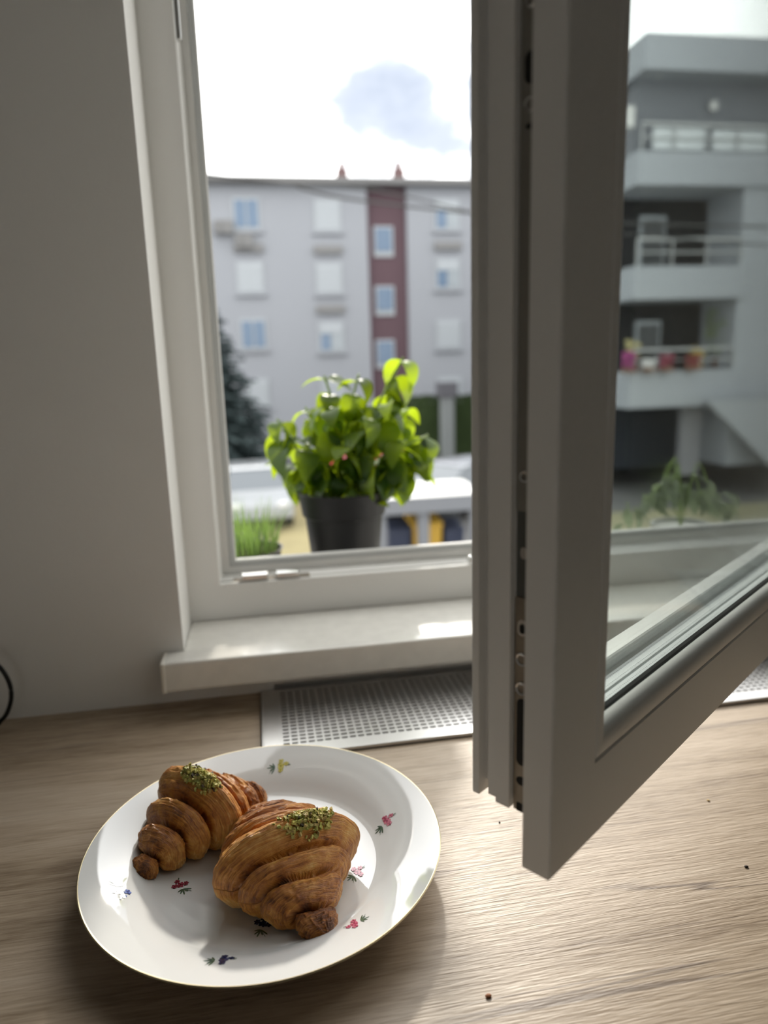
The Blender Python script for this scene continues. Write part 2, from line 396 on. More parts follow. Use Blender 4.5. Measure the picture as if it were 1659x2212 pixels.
# ------------------------------------------------------------------ countertop with grille cut-out
GX0, GX1, GY0, GY1 = -.0190, 1.052, .6515, .8050
ct = MB(); CX0, CX1, CY0, CY1, CT = RX0+.003, RX1-.003, .14, YW-.0005, -.038
xs = [CX0, GX0-.0015, GX1+.0015, CX1]; ys = [CY0, GY0-.001, GY1]
for i in range(3):
    for j in range(2):
        if i == 1 and j == 1: continue
        ct.box((xs[i], ys[j], CT), (xs[i+1], ys[j+1] if j == 0 else CY1, 0))
counter = tag(ct.build('countertop', wood), 'pale oak-look kitchen countertop under the window', 'countertop')
MB().box((CX0+.02, .20, FLZ), (CX1-.02, YW-.002, CT)).build('base_cabinet', mat('cabinet_front', (.5, .48, .45), .5), counter)
# recess below the grille, its floor painted black for the shade
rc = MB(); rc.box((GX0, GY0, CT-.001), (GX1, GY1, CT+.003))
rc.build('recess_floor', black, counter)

grille = tag(empty('vent_grille', (GX0, GY0, 0)), 'perforated steel ventilation grille set into the countertop below the sill', 'grille')
def grille_sheet():
    LX, LY = GX1-GX0, GY1-GY0-.004
    px, py = .00856, .0073
    ex = [0]; x = .0220
    while x+px < LX-.02: ex += [x, x+.0064]; x += px
    ex.append(LX)
    ey = [0]; y = .0190
    while y+py < LY-.006: ey += [y, y+.0033]; y += py
    ey.append(LY)
    nx, ny = len(ex), len(ey); z0, z1 = .0026, .0040
    vs = [(x, y, z1) for y in ey for x in ex]+[(x, y, z0) for y in ey for x in ex]
    top = lambda i, j: j*nx+i
    bot = lambda i, j: nx*ny+j*nx+i
    hole = lambda i, j: 0 <= i < nx-1 and 0 <= j < ny-1 and i % 2 == 1 and j % 2 == 1
    fs = []
    for j in range(ny-1):
        for i in range(nx-1):
            if hole(i, j):
                fs += [(top(i,j), top(i,j+1), bot(i,j+1), bot(i,j)), (top(i+1,j+1), top(i+1,j), bot(i+1,j), bot(i+1,j+1)),
                       (top(i+1,j), top(i,j), bot(i,j), bot(i+1,j)), (top(i,j+1), top(i+1,j+1), bot(i+1,j+1), bot(i,j+1))]
            else:
                fs += [(top(i,j), top(i+1,j), top(i+1,j+1), top(i,j+1)), (bot(i,j+1), bot(i+1,j+1), bot(i+1,j), bot(i,j))]
    return MB().add(vs, fs), LX, LY
gs, LX, LY = grille_sheet(); gs.build('perforated_sheet', steel, grille)
fr_ = MB(); fr_.box((0, -.0006, .0008), (LX, .0022, .0046)); fr_.box((0, 0, .0006), (.0022, LY, .0046)); fr_.box((LX-.0022, 0, .0006), (LX, LY, .0046))
fr_.build('rim', steel, grille, bevel=.0006)
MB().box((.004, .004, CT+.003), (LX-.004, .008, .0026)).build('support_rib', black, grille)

# ------------------------------------------------------------------ open window sash
T = R(36.52)
SF = Vector((.13598, .30952, .112))
SW, SH = .955, 1.275
sash = tag(empty('window_sash', SF, T), 'white plastic window sash with clear glass swung open into the room', 'window')
sprof = [(.9, 0), (47.2, 0), (47.9, .9), (48.3, 2.2), (48.3, 39), (60, 39), (66.5, 39.2), (68, 41), (64, 53), (60, 62), (56, 64), (18.5, 64), (17.5, 63),
         (17.5, 58.6), (24.5, 58.2), (24.5, 53.8), (19.3, 53.2), (19.3, 47.4), (17.6, 46.8), (17.6, 37.6), (22.5, 37.4), (22.5, 20.2), (19, 20), (19, 18.2), (4, 18), (.9, 17.6), (0, 16.9), (0, .9)]
for sd, nm in (('left', 'stile'), ('right', 'stile'), ('bottom', 'rail'), ('top', 'rail')):
    mitred(sprof, 0, SW, 0, SH, 0, sd).build(nm, pvc, sash)
bprof = [(48.6, 1.6), (49.2, .5), (50, .25), (55, .25)]+[(55+9*math.sin(a), 9.6-9.35*math.cos(a)) for a in [R(x) for x in range(15, 91, 15)]]+[(64, 12.8), (48.6, 12.8)]
rprof = [(62.6, 10.0), (64.25, 10.2), (65.2, 11.4), (66.2, 13.4), (60, 13.45), (60, 12.8)]
oprof = [(60, 38.2), (62, 38.0), (65.5, 38.6), (67.2, 39.6), (66, 40.2), (60, 39.3)]
spr = [(53, 17.5), (61, 17.6), (61, 22.9), (53, 22.9)]
spr2 = [(53, 25.1), (61, 25.1), (61, 34.4), (53, 34.4)]
for sd in ('left', 'right', 'bottom', 'top'):
    bd = mitred(bprof, 0, SW, 0, SH, 0, sd).build('glazing_bead', pvc, sash, smooth=35)
    mitred(rprof, 0, SW, 0, SH, 0, sd).build('seal', rubber, bd)
    mitred(oprof, 0, SW, 0, SH, 0, sd).build('outer_seal', lightgasket, sash)
    sb = mitred(spr, 0, SW, 0, SH, 0, sd).build('spacer_bar', spacer, sash)
    mitred(spr2, 0, SW, 0, SH, 0, sd).build('spacer_bar', spacer, sash)
for u0, u1 in ((13.5, 17.4), (23.0, 25.0), (34.5, 38.0)):
    MB().box((.052, u0/1000, .052), (SW-.052, u1/1000, SH-.052)).build('pane', glass, sash)
# espagnolette strip in the free edge
def sash_z(u, v, w=.0195):
    D = Vector((math.cos(T), math.sin(T), 0)); d = ray(u, v)
    k = (w-D.dot(CP-SF))/D.dot(d); return (CP+d*k-SF).z
def sash_u(u, v, w=.0195):
    D = Vector((math.cos(T), math.sin(T), 0)); Nn = Vector((-math.sin(T), math.cos(T), 0)); d = ray(u, v)
    k = (w-D.dot(CP-SF))/D.dot(d); return (CP+d*k-SF).dot(Nn)
z_sp = sash_z(1115, 1290)
strip = MB().box((.0206, .0212, .0165), (.0224, .0366, z_sp)).build('lock_strip', dark_steel, sash, bevel=.0005)
z_d = sash_z(1118, 1105)
MB().box((.0218, .0212, z_sp), (.0224, .0366, z_d)).build('groove_gap_shade', rubber, sash)  # dark strip stands in for the shade of an open gap here
strip2 = MB().box((.0210, .0212, z_d), (.0224, .0366, SH-.03)).build('lock_strip', mat('hardware_steel_upper', (.30, .29, .26), .5, .5), sash, bevel=.0005)
def slot(nm, v0, v1, uc, hw, par, m_, face=.0206, rounded=True, px=1122):
    z0, z1 = sash_z(px, v1), sash_z(px, v0); pts = []
    if rounded:
        r_ = min(hw, (z1-z0)/2)
        for k in range(9): a = PI*k/8; pts.append((uc+hw*math.cos(a), z1-r_+r_*math.sin(a)))
        for k in range(9): a = PI+PI*k/8; pts.append((uc+hw*math.cos(a), z0+r_+r_*math.sin(a)))
    else: pts = [(uc-hw, z0), (uc+hw, z0), (uc+hw, z1), (uc-hw, z1)]
    return MB().prism(pts, 'x', face-.00025, face+.001).build(nm, m_, par)
slot('slot_hole_shade', 1510, 1655, .0312, .0034, strip, black)  # flat black plates on the strips paint the dark inside their holes
slot('screw_hole_shade', 1679, 1698, .0312, .0034, strip, black)
slot('square_hole_shade', 1737, 1755, .0312, .0030, strip, black, rounded=False)
def ring(v, par, face, rr=.0030, uc=.0315, px=1122):
    z = sash_z(px, v); pts = [(face-.0004, uc+rr*math.cos(2*PI*k/14), z+rr*math.sin(2*PI*k/14)) for k in range(15)]
    MB().tube(pts, .0007, 5, caps=False).build('screw', zinc, par, smooth=60)
for v in (1425, 1488): ring(v, strip, .0206, .0034)
slot('roller_cam', 1338, 1374, .0312, .0032, strip, zinc, .0200)
slot('cam_slot_shade', 1347, 1368, .0312, .0016, strip, black, .0196)
for v in (1030,): ring(v, strip2, .0210, .0026)
slot('roller_pin', 1182, 1208, .0315, .0020, strip2, zinc, .0208)
slot('slot_hole_shade', 105, 178, .0308, .0034, strip2, black, .0210, px=1146)
slot('screw_hole_shade', 262, 276, .0308, .0026, strip2, black, .0210, px=1146)
ring(222, strip2, .0210, .0028, .0308, 1146); ring(0, strip2, .0210, .0028, .0308, 1135)
# hinges on the far stile reach the frame
for hz in (.16, 1.12):
    MB().tube([(SW+.006, .012, hz-.04), (SW+.006, .012, hz+.04)], .008, 12).build('hinge', pvc, sash, smooth=50)
tag(win, 'white plastic window frame fixed in the wall opening')

# ------------------------------------------------------------------ plate
PC = Vector((-.0162, .4955, 0)); PR = .1345
ptop = [(0, .0058), (.070, .0060), (.083, .0066), (.0890, .0086), (.0955, .0128), (.104, .0172), (.116, .0218), (.126, .0253), (.1333, .0276), (.1345, .0280)]
def plate_z(r_):
    for (r0, z0), (r1, z1) in zip(ptop, ptop[1:]):
        if r_ <= r1: return z0+(z1-z0)*(r_-r0)/(r1-r0)
    return ptop[-1][1]
prof = ptop+[(.1351, .0274), (.1346, .0262), (.126, .0222), (.110, .0160), (.098, .0096), (.090, .0044), (.086, .0012), (.0845, .0003), (.0825, .0003), (.081, .0018), (.04, .0026), (0, .0026)]
plate = tag(empty('dinner_plate', PC), 'white porcelain plate with gold rim and flower sprigs holding two croissants', 'plate')
MB().lathe(prof, 160).build('dish', porcelain, plate, smooth=50)
MB().lathe([(.1340, .02788), (.1346, .02806), (.13535, .0275), (.1350, .0267)], 160).build('gold_rim', gold, plate, smooth=50)
def sprig(u, v, kind, rot, size=1.0):
    """printed flower sprig: tiny flat petals and leaves lying on the glaze"""
    p = at(u, v, z=.0075); rr = (Vector((p.x, p.y, 0))-PC).length
    p = at(u, v, z=plate_z(rr)); p = at(u, v, z=plate_z((Vector((p.x, p.y, 0))-PC).length))-PC
    pal = {'pink': ((.42, .05, .12), (.62, .18, .26)), 'yellow': ((.50, .44, .06), (.62, .56, .18)), 'blue': ((.045, .07, .26), (.16, .22, .50)),
           'navy': ((.012, .018, .07), (.03, .04, .13)), 'red': ((.20, .02, .04), (.32, .05, .09))}[kind]
    mb = MB(); cols = []
    rnd = random.Random(int(u*7+v))
    lay = [0]
    def patch(cx, cy_, L, Wd, a, c):
        n = 8; pts = [(0, 0)]+[(L/2*math.cos(2*PI*k/n), Wd/2*math.sin(2*PI*k/n)) for k in range(n)]
        lay[0] += 1; vs = []
        for x, y in pts:
            X = cx+x*math.cos(a)-y*math.sin(a); Y = cy_+x*math.sin(a)+y*math.cos(a)
            X, Y = (X*math.cos(rot)-Y*math.sin(rot))*size, (X*math.sin(rot)+Y*math.cos(rot))*size
            X += p.x; Y += p.y; vs.append((X, Y, plate_z(math.hypot(X, Y))+.00016+lay[0]*.000012))
        mb.add(vs, [(0, 1+k, 1+(k+1) % n) for k in range(n)]); cols.extend([c]*(n))
    green = (.07, .12, .07); dk = (.10, .16, .12)
    for a, L in ((2.5, .0062), (3.0, .0075), (3.6, .006), (4.1, .0075), (1.9, .005)):
        patch(-.0055+L/2*math.cos(a), L/2*math.sin(a), L, .0014, a, green if rnd.random() < .6 else dk)
    patch(-.009, -.0025, .009, .0005, .7, dk)
    for cx, cy_, rr_ in ((0, 0, .0031), (.0052, .001, .0022), (.001, .0046, .0024), (-.001, -.0042, .0023)):
        for k in range(6):
            a = 2*PI*k/6+rnd.random()*.5
            patch(cx+rr_*.55*math.cos(a), cy_+rr_*.55*math.sin(a), rr_*1.15, rr_*.8, a, pal[k % 2])
        patch(cx, cy_, rr_*.55, rr_*.55, 0, tuple(c*.5 for c in pal[0]))
    patch(.0075, -.001, .003, .0011, -.4, green)
    o = mb.build('flower_print', decal, plate)
    ca = o.data.color_attributes.new('tint', 'FLOAT_COLOR', 'CORNER')
    # faces keep their order, so tint face by face
    for poly, c in zip(o.data.polygons, cols):
        for li in poly.loop_indices: ca.data[li].color = (*c, 1)
    o['label'] = {'pink': 'pink', 'yellow': 'yellow', 'blue': 'pale blue', 'navy': 'dark blue', 'red': 'dark red'}[kind]+' flower sprig'
sprig(608, 1672, 'yellow', .1); sprig(836, 1775, 'pink', .5, .95); sprig(765, 1998, 'pink', 3.4, .85); sprig(568, 1996, 'navy', 1.3, .95)
sprig(483, 2077, 'navy', .1, .95); sprig(260, 1926, 'blue', -1.2, 1.0); sprig(390, 1912, 'red', 2.0, .9); sprig(772, 1884, 'pink', .8, .9)

# ------------------------------------------------------------------ croissants
def vnoise(shape_u, shape_v, nu, nv, seed, wrap_v=True):
    """smooth lattice noise sampled on a grid, -1..1"""
    rs = np.random.RandomState(seed); g = rs.rand(nu+2, nv+2)*2-1
    if wrap_v: g[:, nv:] = g[:, :2]
    u = np.linspace(0, nu, shape_u, endpoint=False)[:, None]; v = np.linspace(0, nv, shape_v, endpoint=False)[None, :]
    iu = np.floor(u).astype(int); iv = np.floor(v).astype(int); fu = u-iu; fv = v-iv
    fu = fu*fu*(3-2*fu); fv = fv*fv*(3-2*fv)
    return (g[iu, iv]*(1-fu)*(1-fv)+g[iu+1, iv]*fu*(1-fv)+g[iu, iv+1]*(1-fu)*fv+g[iu+1, iv+1]*fu*fv)

def croissant(name, label, tipA, tipB, bend, half_w, height, rings_a, rings_b, seed, toppings, z_of, pwr=1.4, pwr_b=.72, s0=0.0):
    """tipA -> tipB on the plate; s runs -1..1; rings are the wrap borders on either arm"""
    NS, NP = 520, 260
    A = np.array(tipA); B = np.array(tipB); c = (A+B)/2; ax = (B-A)/2; L = np.linalg.norm(ax); ex = ax/L; ey = np.array([-ex[1], ex[0]])
    s = np.linspace(-1, 1, NS); phi = np.linspace(0, 2*PI, NP, endpoint=False)
    S = s[:, None]+0*phi[None, :]; P = phi[None, :]+0*s[:, None]
    # borders wander round the roll, each wrap sits a step above the next one outwards
    wob = .030*np.sin(P*1+seed)+.018*np.sin(2*P+seed*2.1)+.020*vnoise(NS, NP, 14, 10, seed)
    U = np.where(S < s0, (S-s0)/(1+s0), (S-s0)/(1-s0))      # the fattest wrap sits at s0
    Sw = U+wob*(1-np.abs(U)**4)
    env = np.clip(1-np.abs(U)**1.2, 0, 1)**np.where(U < 0, pwr, pwr_b)
    capr = np.sqrt(np.clip(1-np.clip((np.abs(S)-.86)/.14, 0, 1)**2, 0, 1))
    tip = .12
    env = (tip+(1-tip)*env)*np.maximum(capr, .02)
    groove = np.zeros_like(S); step = np.zeros_like(S); bake_shade = np.zeros_like(S); tt = np.zeros_like(S)
    for bord, sg in ((rings_a, -1), (rings_b, 1)):
        edges = [0.0]+list(bord)+[1.06]
        Q = np.where(sg*Sw >= 0, np.abs(Sw), -1)
        for i, (e0, e1) in enumerate(zip(edges, edges[1:])):
            mk = (Q >= e0) & (Q < e1)
            t = (Q-e0)/(e1-e0)
            w = (e1-e0)*L
            d_in = np.exp(-((Q-e0)*L)/.0034) if i > 0 else np.zeros_like(Q)
            d_out = np.exp(-((e1-Q)*L)/.0016)
            bul = np.sin(np.clip(t, 0, 1)*PI*(.5 if i == 0 else 1)+(PI/2 if i == 0 else 0))
            groove = np.where(mk, -.0150*d_in-.0035*d_out, groove)
            step = np.where(mk, .0048*bul+(.0022*(t-.4) if i > 0 else .0012), step)
            bake_shade = np.where(mk, .55+.20*np.abs(t-.35)+.30*d_in+.05*i, bake_shade)  # wrap grooves darker: brown crust plus shade put into the colour
            tt = np.where(mk, t, tt)
    big = vnoise(NS, NP, 10, 7, seed+1)
    med = vnoise(NS, NP, 34, 16, seed+2)
    lam = vnoise(NS, NP, 130, 7, seed+3)+.7*vnoise(NS, NP, 70, 4, seed+4)
    blis = np.clip(vnoise(NS, NP, 70, 60, seed+5), 0, 1)
    scale = np.clip(np.abs(env), .12, 1)
    rad = (groove+step)*scale**.4+.0018*big*scale+.0007*med+.00055*lam+.0010*blis
    wdt = half_w*env+rad; hgt = height/2*env**.95+rad
    cp, sp_ = np.cos(P), np.sin(P)
    pw = lambda x, e: np.sign(x)*np.abs(x)**e
    oy = wdt*pw(cp, .92); oz = hgt*pw(sp_, .95)
    zc = height/2*env**.95*.88
    Z = zc+oz
    Z = np.where(Z < .002, .002+(Z-.002)*.12, Z)
    Z = np.maximum(Z, 0)
    cx = c[0]+ex[0]*S*L+ey[0]*(bend*(S**2-.3)); cyy = c[1]+ex[1]*S*L+ey[1]*(bend*(S**2-.3))
    # slices turn with the bend
    th = np.arctan2(2*bend*S, L)
    nx = ey[0]*np.cos(th)-ex[0]*np.sin(th); ny = ey[1]*np.cos(th)-ex[1]*np.sin(th)
    X = cx+nx*oy; Y = cyy+ny*oy
    zlift = z_of
    side = np.clip(-sp_+.15, 0, 1)
    bake_shade = bake_shade-.02-.42*np.clip(.75-(Z/(height*np.maximum(env, .2)**.85)), 0, 1)+.16*med+.14*big+.25*np.clip(np.abs(S)-.72, 0, 1)/.28-.10*blis
    root = tag(empty(name, (float(c[0]), float(c[1]), zlift)), label, 'croissant', 'croissants on the plate')
    vs = np.stack([X-c[0], Y-c[1], Z], -1).reshape(-1, 3)
    idx = np.arange(NS*NP).reshape(NS, NP)
    a = idx[:-1, :]; b = np.roll(idx, -1, 1)[:-1, :]; cc = np.roll(idx, -1, 1)[1:, :]; d = idx[1:, :]
    faces = np.stack([a, b, cc, d], -1).reshape(-1, 4)
    me = bpy.data.meshes.new('pastry'); me.from_pydata(vs.tolist(), [], faces.tolist()+[tuple(idx[0]), tuple(idx[-1][::-1])])
    me.polygons.foreach_set('use_smooth', [True]*len(me.polygons)); me.materials.append(crust)
    at_ = me.attributes.new('bake_shade', 'FLOAT', 'POINT'); at_.data.foreach_set('value', bake_shade.reshape(-1).astype(np.float32))
    uvl = me.uv_layers.new(name='wrap'); li = np.zeros(len(me.loops), dtype=np.int32); me.loops.foreach_get('vertex_index', li)
    uu = (S+0.6*wob).reshape(-1)[li]*L/.07; vv = P.reshape(-1)[li]
    uvl.data.foreach_set('uv', np.stack([uu, vv], -1).astype(np.float32).reshape(-1))
    me.update()
    o = bpy.data.objects.new('pastry', me); COL.objects.link(o); o.parent = root
    # chopped pistachio
    rs = random.Random(seed); V3 = vs.reshape(NS, NP, 3); mb = MB(); cols = []
    for (s0, ds, p0, dp, n) in toppings:
        for k in range(n):
            a1 = rs.gauss(0, .5); a2 = rs.gauss(0, .5)
            if a1*a1+a2*a2 > 1.1: continue
            si = int(np.clip((s0+ds*a1+1)/2*(NS-1), 2, NS-3)); pi = int(((p0+dp*a2) % (2*PI))/(2*PI)*NP) % NP
            p = Vector(V3[si, pi]); pn = Vector(V3[si+2, pi])-Vector(V3[si-2, pi]); pt = Vector(V3[si, (pi+2) % NP])-Vector(V3[si, (pi-2) % NP])
            nrm = pt.cross(pn).normalized()
            if nrm.z < 0: nrm = -nrm
            r_ = rs.uniform(.0006, .0016); q = p+nrm*(r_*.3+(rs.random()**2)*.0012)
            m0 = Euler((rs.random()*6, rs.random()*6, rs.random()*6)).to_matrix()
            vv8 = []
            for cxx in (-1, 1):
                for cyy_ in (-1, 1):
                    for czz in (-1, 1):
                        vv8.append(q+m0 @ Vector((cxx*r_*rs.uniform(.7, 1.5), cyy_*r_*rs.uniform(.5, 1.1), czz*r_*rs.uniform(.4, .8))))
            mb.add(vv8, [(0,1,3,2),(4,6,7,5),(0,4,5,1),(2,3,7,6),(0,2,6,4),(1,5,7,3)])
            h = rs.random()
            c_ = (.46, .40, .10) if h < .45 else (.33, .33, .07) if h < .72 else (.50, .37, .13) if h < .93 else (.07, .05, .03)
            f_ = rs.uniform(.75, 1.25); cols.append(tuple(min(1, x*f_) for x in c_))
    t_ = mb.build('topping', nut, root, smooth=50); t_['kind'] = 'stuff'; t_['label'] = 'chopped pistachio crumbs'
    ca = t_.data.color_attributes.new('tint', 'FLOAT_COLOR', 'CORNER')
    for poly in t_.data.polygons:
        c_ = cols[min(poly.index//6, len(cols)-1)]
        for l_ in poly.loop_indices: ca.data[l_].color = (*c_, 1)
    return root
croissant('croissant', 'nearer croissant with its blunt tip pointing at the camera, lying against the other one',
          (.0185, .4040), (-.0195, .5505), -.008, .0490, .056, [.17, .37, .66], [.13, .34, .60], 5,
          [(-.20, .15, 1.85, .42, 420)], .0066, 1.45, .75, -.2)
croissant('croissant', 'farther croissant lying left and partly behind the nearer one',
          (-.1165, .4960), (-.0190, .5860), -.006, .0445, .054, [.20, .46, .74], [.20, .46, .74], 12,
          [(-.02, .14, 1.75, .42, 420)], .0066, 1.1, 1.0)

# ------------------------------------------------------------------ cable at the left edge
cpts = [at(-30, 1425, y=.785), at(-6, 1436, y=.783), at(10, 1455, y=.782), at(22, 1482, y=.782), at(24, 1510, y=.782), at(16, 1538, y=.783), at(3, 1556, y=.784)]
end = Vector((cpts[-1].x-.012, .785, .0026)); cpts += [end, end+Vector((-.05, .004, 0)), end+Vector((-.16, .006, 0))]
cpts = [Vector((-.50, .79, .0026+.09)), Vector((-.40, .79, .085))]+cpts
def smooth_path(p, n=8):
    out = []
    for i in range(len(p)-1):
        p0, p1, p2, p3 = p[max(i-1, 0)], p[i], p[i+1], p[min(i+2, len(p)-1)]
        for k in range(n):
            t = k/n; out.append(.5*((2*p1)+(p2-p0)*t+(2*p0-5*p1+4*p2-p3)*t*t+(3*p1-p0-3*p2+p3)*t**3))
    return out+[p[-1]]
tag(MB().tube(smooth_path(cpts), .0024, 10).build('power_cable', blackplastic, smooth=60), 'black cable looping beside the wall at the left edge of the counter', 'cable')

# crumbs and specks on the counter
for i, (u, v, sz, c_) in enumerate(((1055, 2153, .0022, (.35, .14, .06)), (1079, 1777, .0012, (.03, .02, .015)), (1530, 1730, .0016, (.62, .45, .2)), (1612, 1873, .0017, (.05, .035, .025)))):
    p = at(u, v, z=0); mm = mat('crumb_%d' % i, c_, .7)
    mb = MB().ball((0, 0, sz*.35), sz, (1, .7, .38), 7, 4); o = mb.build('crumb', mm, smooth=40, loc=(p.x, p.y, 0)); o.rotation_euler = (0, 0, i)
    tag(o, ['brown pastry crumb on the bare wood nearest the camera', 'tiny dark speck on the wood just left of the sash corner', 'pale crumb on the wood right of the sash', 'round dark speck on the wood at the right edge'][i], 'crumb')

# ------------------------------------------------------------------ leaves
def leaf_mesh(name, L, Wd, curl, fold, m_, seed=0, nl=8):
    rs = random.Random(seed); vs = []; fs = []
    xs_ = [-1, -.55, 0, .55, 1]
    for i in range(nl+1):
        t = i/nl; w = Wd*math.sin(PI*t**.82)**.85*(1-.15*t) if 0 < t < 1 else 0.0004
        ang = -curl*t; 
        for x in xs_:
            z = L*t*math.sin(ang*.6)+fold*abs(x)*w*.8+(.0016*math.sin(9*t+x*2+seed) if 0 < abs(x) < 1 else 0)+(-.12*w*(abs(x) == 1))
            vs.append((x*w, L*t*math.cos(ang*.6), z))
    n = len(xs_)
    for i in range(nl):
        for k in range(n-1): fs.append((i*n+k, i*n+k+1, (i+1)*n+k+1, (i+1)*n+k))
    me = bpy.data.meshes.new(name); me.from_pydata(vs, [], fs); me.materials.append(m_)
    me.polygons.foreach_set('use_smooth', [True]*len(me.polygons)); return me
def leaf_at(me, parent, p, az, pitch, roll, sc):
    o = bpy.data.objects.new('leaf', me); COL.objects.link(o); o.parent = parent
    o.matrix_local = Matrix.Translation(p) @ Euler((pitch, roll, az), 'XYZ').to_matrix().to_4x4() @ Matrix.Scale(sc, 4)
    return o

LEDGE = .056
PY = 1.075
pcx = (at(643, 1080, y=PY).x+at(838, 1080, y=PY).x)/2
basil = tag(empty('potted_basil', (pcx, PY, LEDGE)), 'bushy green basil plant in a black plastic pot on the outer ledge', 'potted plant')
pot_h = at(740, 1078, y=PY-.06).z-LEDGE+.004
MB().lathe([(0, 0), (.050, 0), (.0505, .003), (.0600, pot_h*.70), (.0605, pot_h*.715), (.0640, pot_h*.73), (.0695, pot_h-.003), (.0705, pot_h-.001), (.0700, pot_h), (.0672, pot_h), (.062, pot_h*.78), (.058, pot_h*.74), (0, pot_h*.74)], 56).build('pot', blackplastic, basil, smooth=35)
MB().lathe([(0, pot_h*.86), (.03, pot_h*.87), (.0645, pot_h*.84)], 24).build('soil', soil, basil, smooth=60)
LM = [leaf_mesh('basil_leaf', .055, .0200, 1.1+.35*k, .25+.1*(k % 3), basil_leaf_m, k) for k in range(5)]
clumps = [(872, 772, -.01, 10, 1.05), (775, 808, .0, 8, .95), (700, 812, .02, 9, 1.0), (598, 905, .0, 9, 1.0), (925, 940, .0, 11, 1.1), (845, 860, -.03, 8, 1.0), (715, 880, -.03, 8, 1.0),
          (790, 900, -.04, 8, 1.0), (650, 950, -.03, 10, 1.0), (865, 950, -.04, 9, 1.0), (745, 960, -.05, 9, 1.0), (905, 1005, -.02, 7, .9), (635, 1000, .02, 8, .95), (800, 985, -.05, 9, .9),
          (690, 1000, -.04, 8, .8), (845, 1020, -.03, 7, .85), (760, 860, .04, 7, .9), (880, 880, .03, 7, .9), (660, 880, .04, 6, .9), (740, 1020, -.05, 7, .75)]
rb = random.Random(21)
for (u, v, dy, nl_, sc) in clumps:
    q = at(u, v, y=PY+dy)-Vector((pcx, PY, LEDGE))
    b0 = Vector((rb.uniform(-.035, .035)+q.x*.25, rb.uniform(-.03, .03), pot_h*.85)); mid_ = (b0+q)/2+Vector((0, 0, .02))
    MB().tube(smooth_path([b0, mid_, q], 5), .0019, 6).build('stem', stem_m, basil, smooth=60)
    a0 = rb.random()*6
    for k in range(max(5, int(nl_*.9))):
        lev = k//2; az = a0+(k % 2)*PI+lev*PI/2+rb.uniform(-.35, .35)
        base = q.lerp(b0, .02+.10*lev+rb.uniform(0, .04))
        small = (.78 if lev == 0 else .85+.12*min(lev, 2))*sc*rb.uniform(.85, 1.1)
        leaf_at(LM[rb.randrange(5)], basil, base, az, rb.uniform(.1, .45) if lev == 0 else rb.uniform(-.75, .1), rb.uniform(-.4, .4), small)

# low tray of chives / cat grass at the left end of the ledge
gp = at(545, 1195, y=1.06)
tray = tag(empty('potted_grass', (gp.x-.006, 1.06, LEDGE)), 'small pot of thin green grass at the left end of the outer ledge', 'potted plant')
th_ = at(605, 1180, y=1.06).z-LEDGE
MB().lathe([(0, 0), (.042, 0), (.050, th_-.004), (.053, th_), (.0505, th_), (.046, th_*.8), (0, th_*.8)], 40).build('pot', mat('grey_pot', (.10, .095, .095), .7), tray, smooth=40)
MB().lathe([(0, th_*.9), (.048, th_*.88)], 20).build('soil', soil, tray)
gb = MB()
for k in range(240):
    a = rb.random()*2*PI; r_ = .044*math.sqrt(rb.random()); L = rb.uniform(.045, .092); lean = rb.uniform(.0, .55); ad = a+rb.uniform(-1, 1)
    p0 = Vector((r_*math.cos(a), r_*math.sin(a), th_*.88)); d = Vector((math.cos(ad)*lean, math.sin(ad)*lean, 1)); w = Vector((-math.sin(ad), math.cos(ad), 0))*.0009
    p1 = p0+d*L*.55; p2 = p0+d*L*.95+Vector((math.cos(ad), math.sin(ad), -.5))*L*.25*lean
    gb.add([p0-w, p0+w, p1+w*.8, p1-w*.8, p2], [(0, 1, 2, 3), (3, 2, 4)])
g_ = gb.build('grass_blade', chive_m, tray); g_['kind'] = 'stuff'

# pale plant added on the ledge for the leaf shapes in the sash glass
hp = at(1475, 1075, y=1.10)
hang = tag(empty('trailing_plant', (hp.x, 1.10, LEDGE)), 'pale trailing plant added on the outer ledge behind the sash glass', 'potted plant')
MB().lathe([(0, 0), (.040, 0), (.048, .030), (.051, .032), (.051, .037), (.047, .037), (.045, .031), (0, .029)], 36).build('pot', mat('grey_pot_pale', (.45, .45, .43), .6), hang, smooth=40)
LP = [leaf_mesh('pale_leaf', .040, .009, 1.0+.4*k, .3, pale_leaf, 40+k) for k in range(3)]
for k in range(60):
    u = rb.uniform(1345, 1590); v = 1020+55*abs((u-1470)/110)**2+rb.uniform(0, 45)
    q = at(u, v, y=1.10+rb.uniform(-.03, .03))-Vector((hp.x, 1.10, LEDGE))
    leaf_at(LP[k % 3], hang, q, rb.random()*6.3, rb.uniform(-1.1, .1), rb.uniform(-.5, .5), rb.uniform(.8, 1.2))
    if k % 9 == 0: MB().tube(smooth_path([Vector((0, 0, .029)), Vector((q.x*.5, q.y*.5, max(q.z, .05)+.03)), q], 4), .0012, 5).build('stem', stem_m, hang, smooth=60)

# ------------------------------------------------------------------ outside: ground
G = -3.8
asph = mat('asphalt', (.15, .15, .15), .9, vary=(.6, .12)); 
tag(box('ground', (-60, 1.4, G-.3), (80, 90, G), asph), 'grey paved yard between the houses', kind='structure')
tag(box('verge', (-.1, 3.0, G), (1.35, 21.5, G+.05), mat('dry_grass', (.34, .29, .15), .95, vary=(2, .25))), 'strip of dry yellow grass below the window', kind='structure')
tag(box('verge', (8.0, 8.5, G), (17, 17.2, G+.06), mat('verge_grass', (.33, .31, .19), .95, vary=(1.5, .3))), 'strip of dry grass in front of the balcony house', kind='structure')

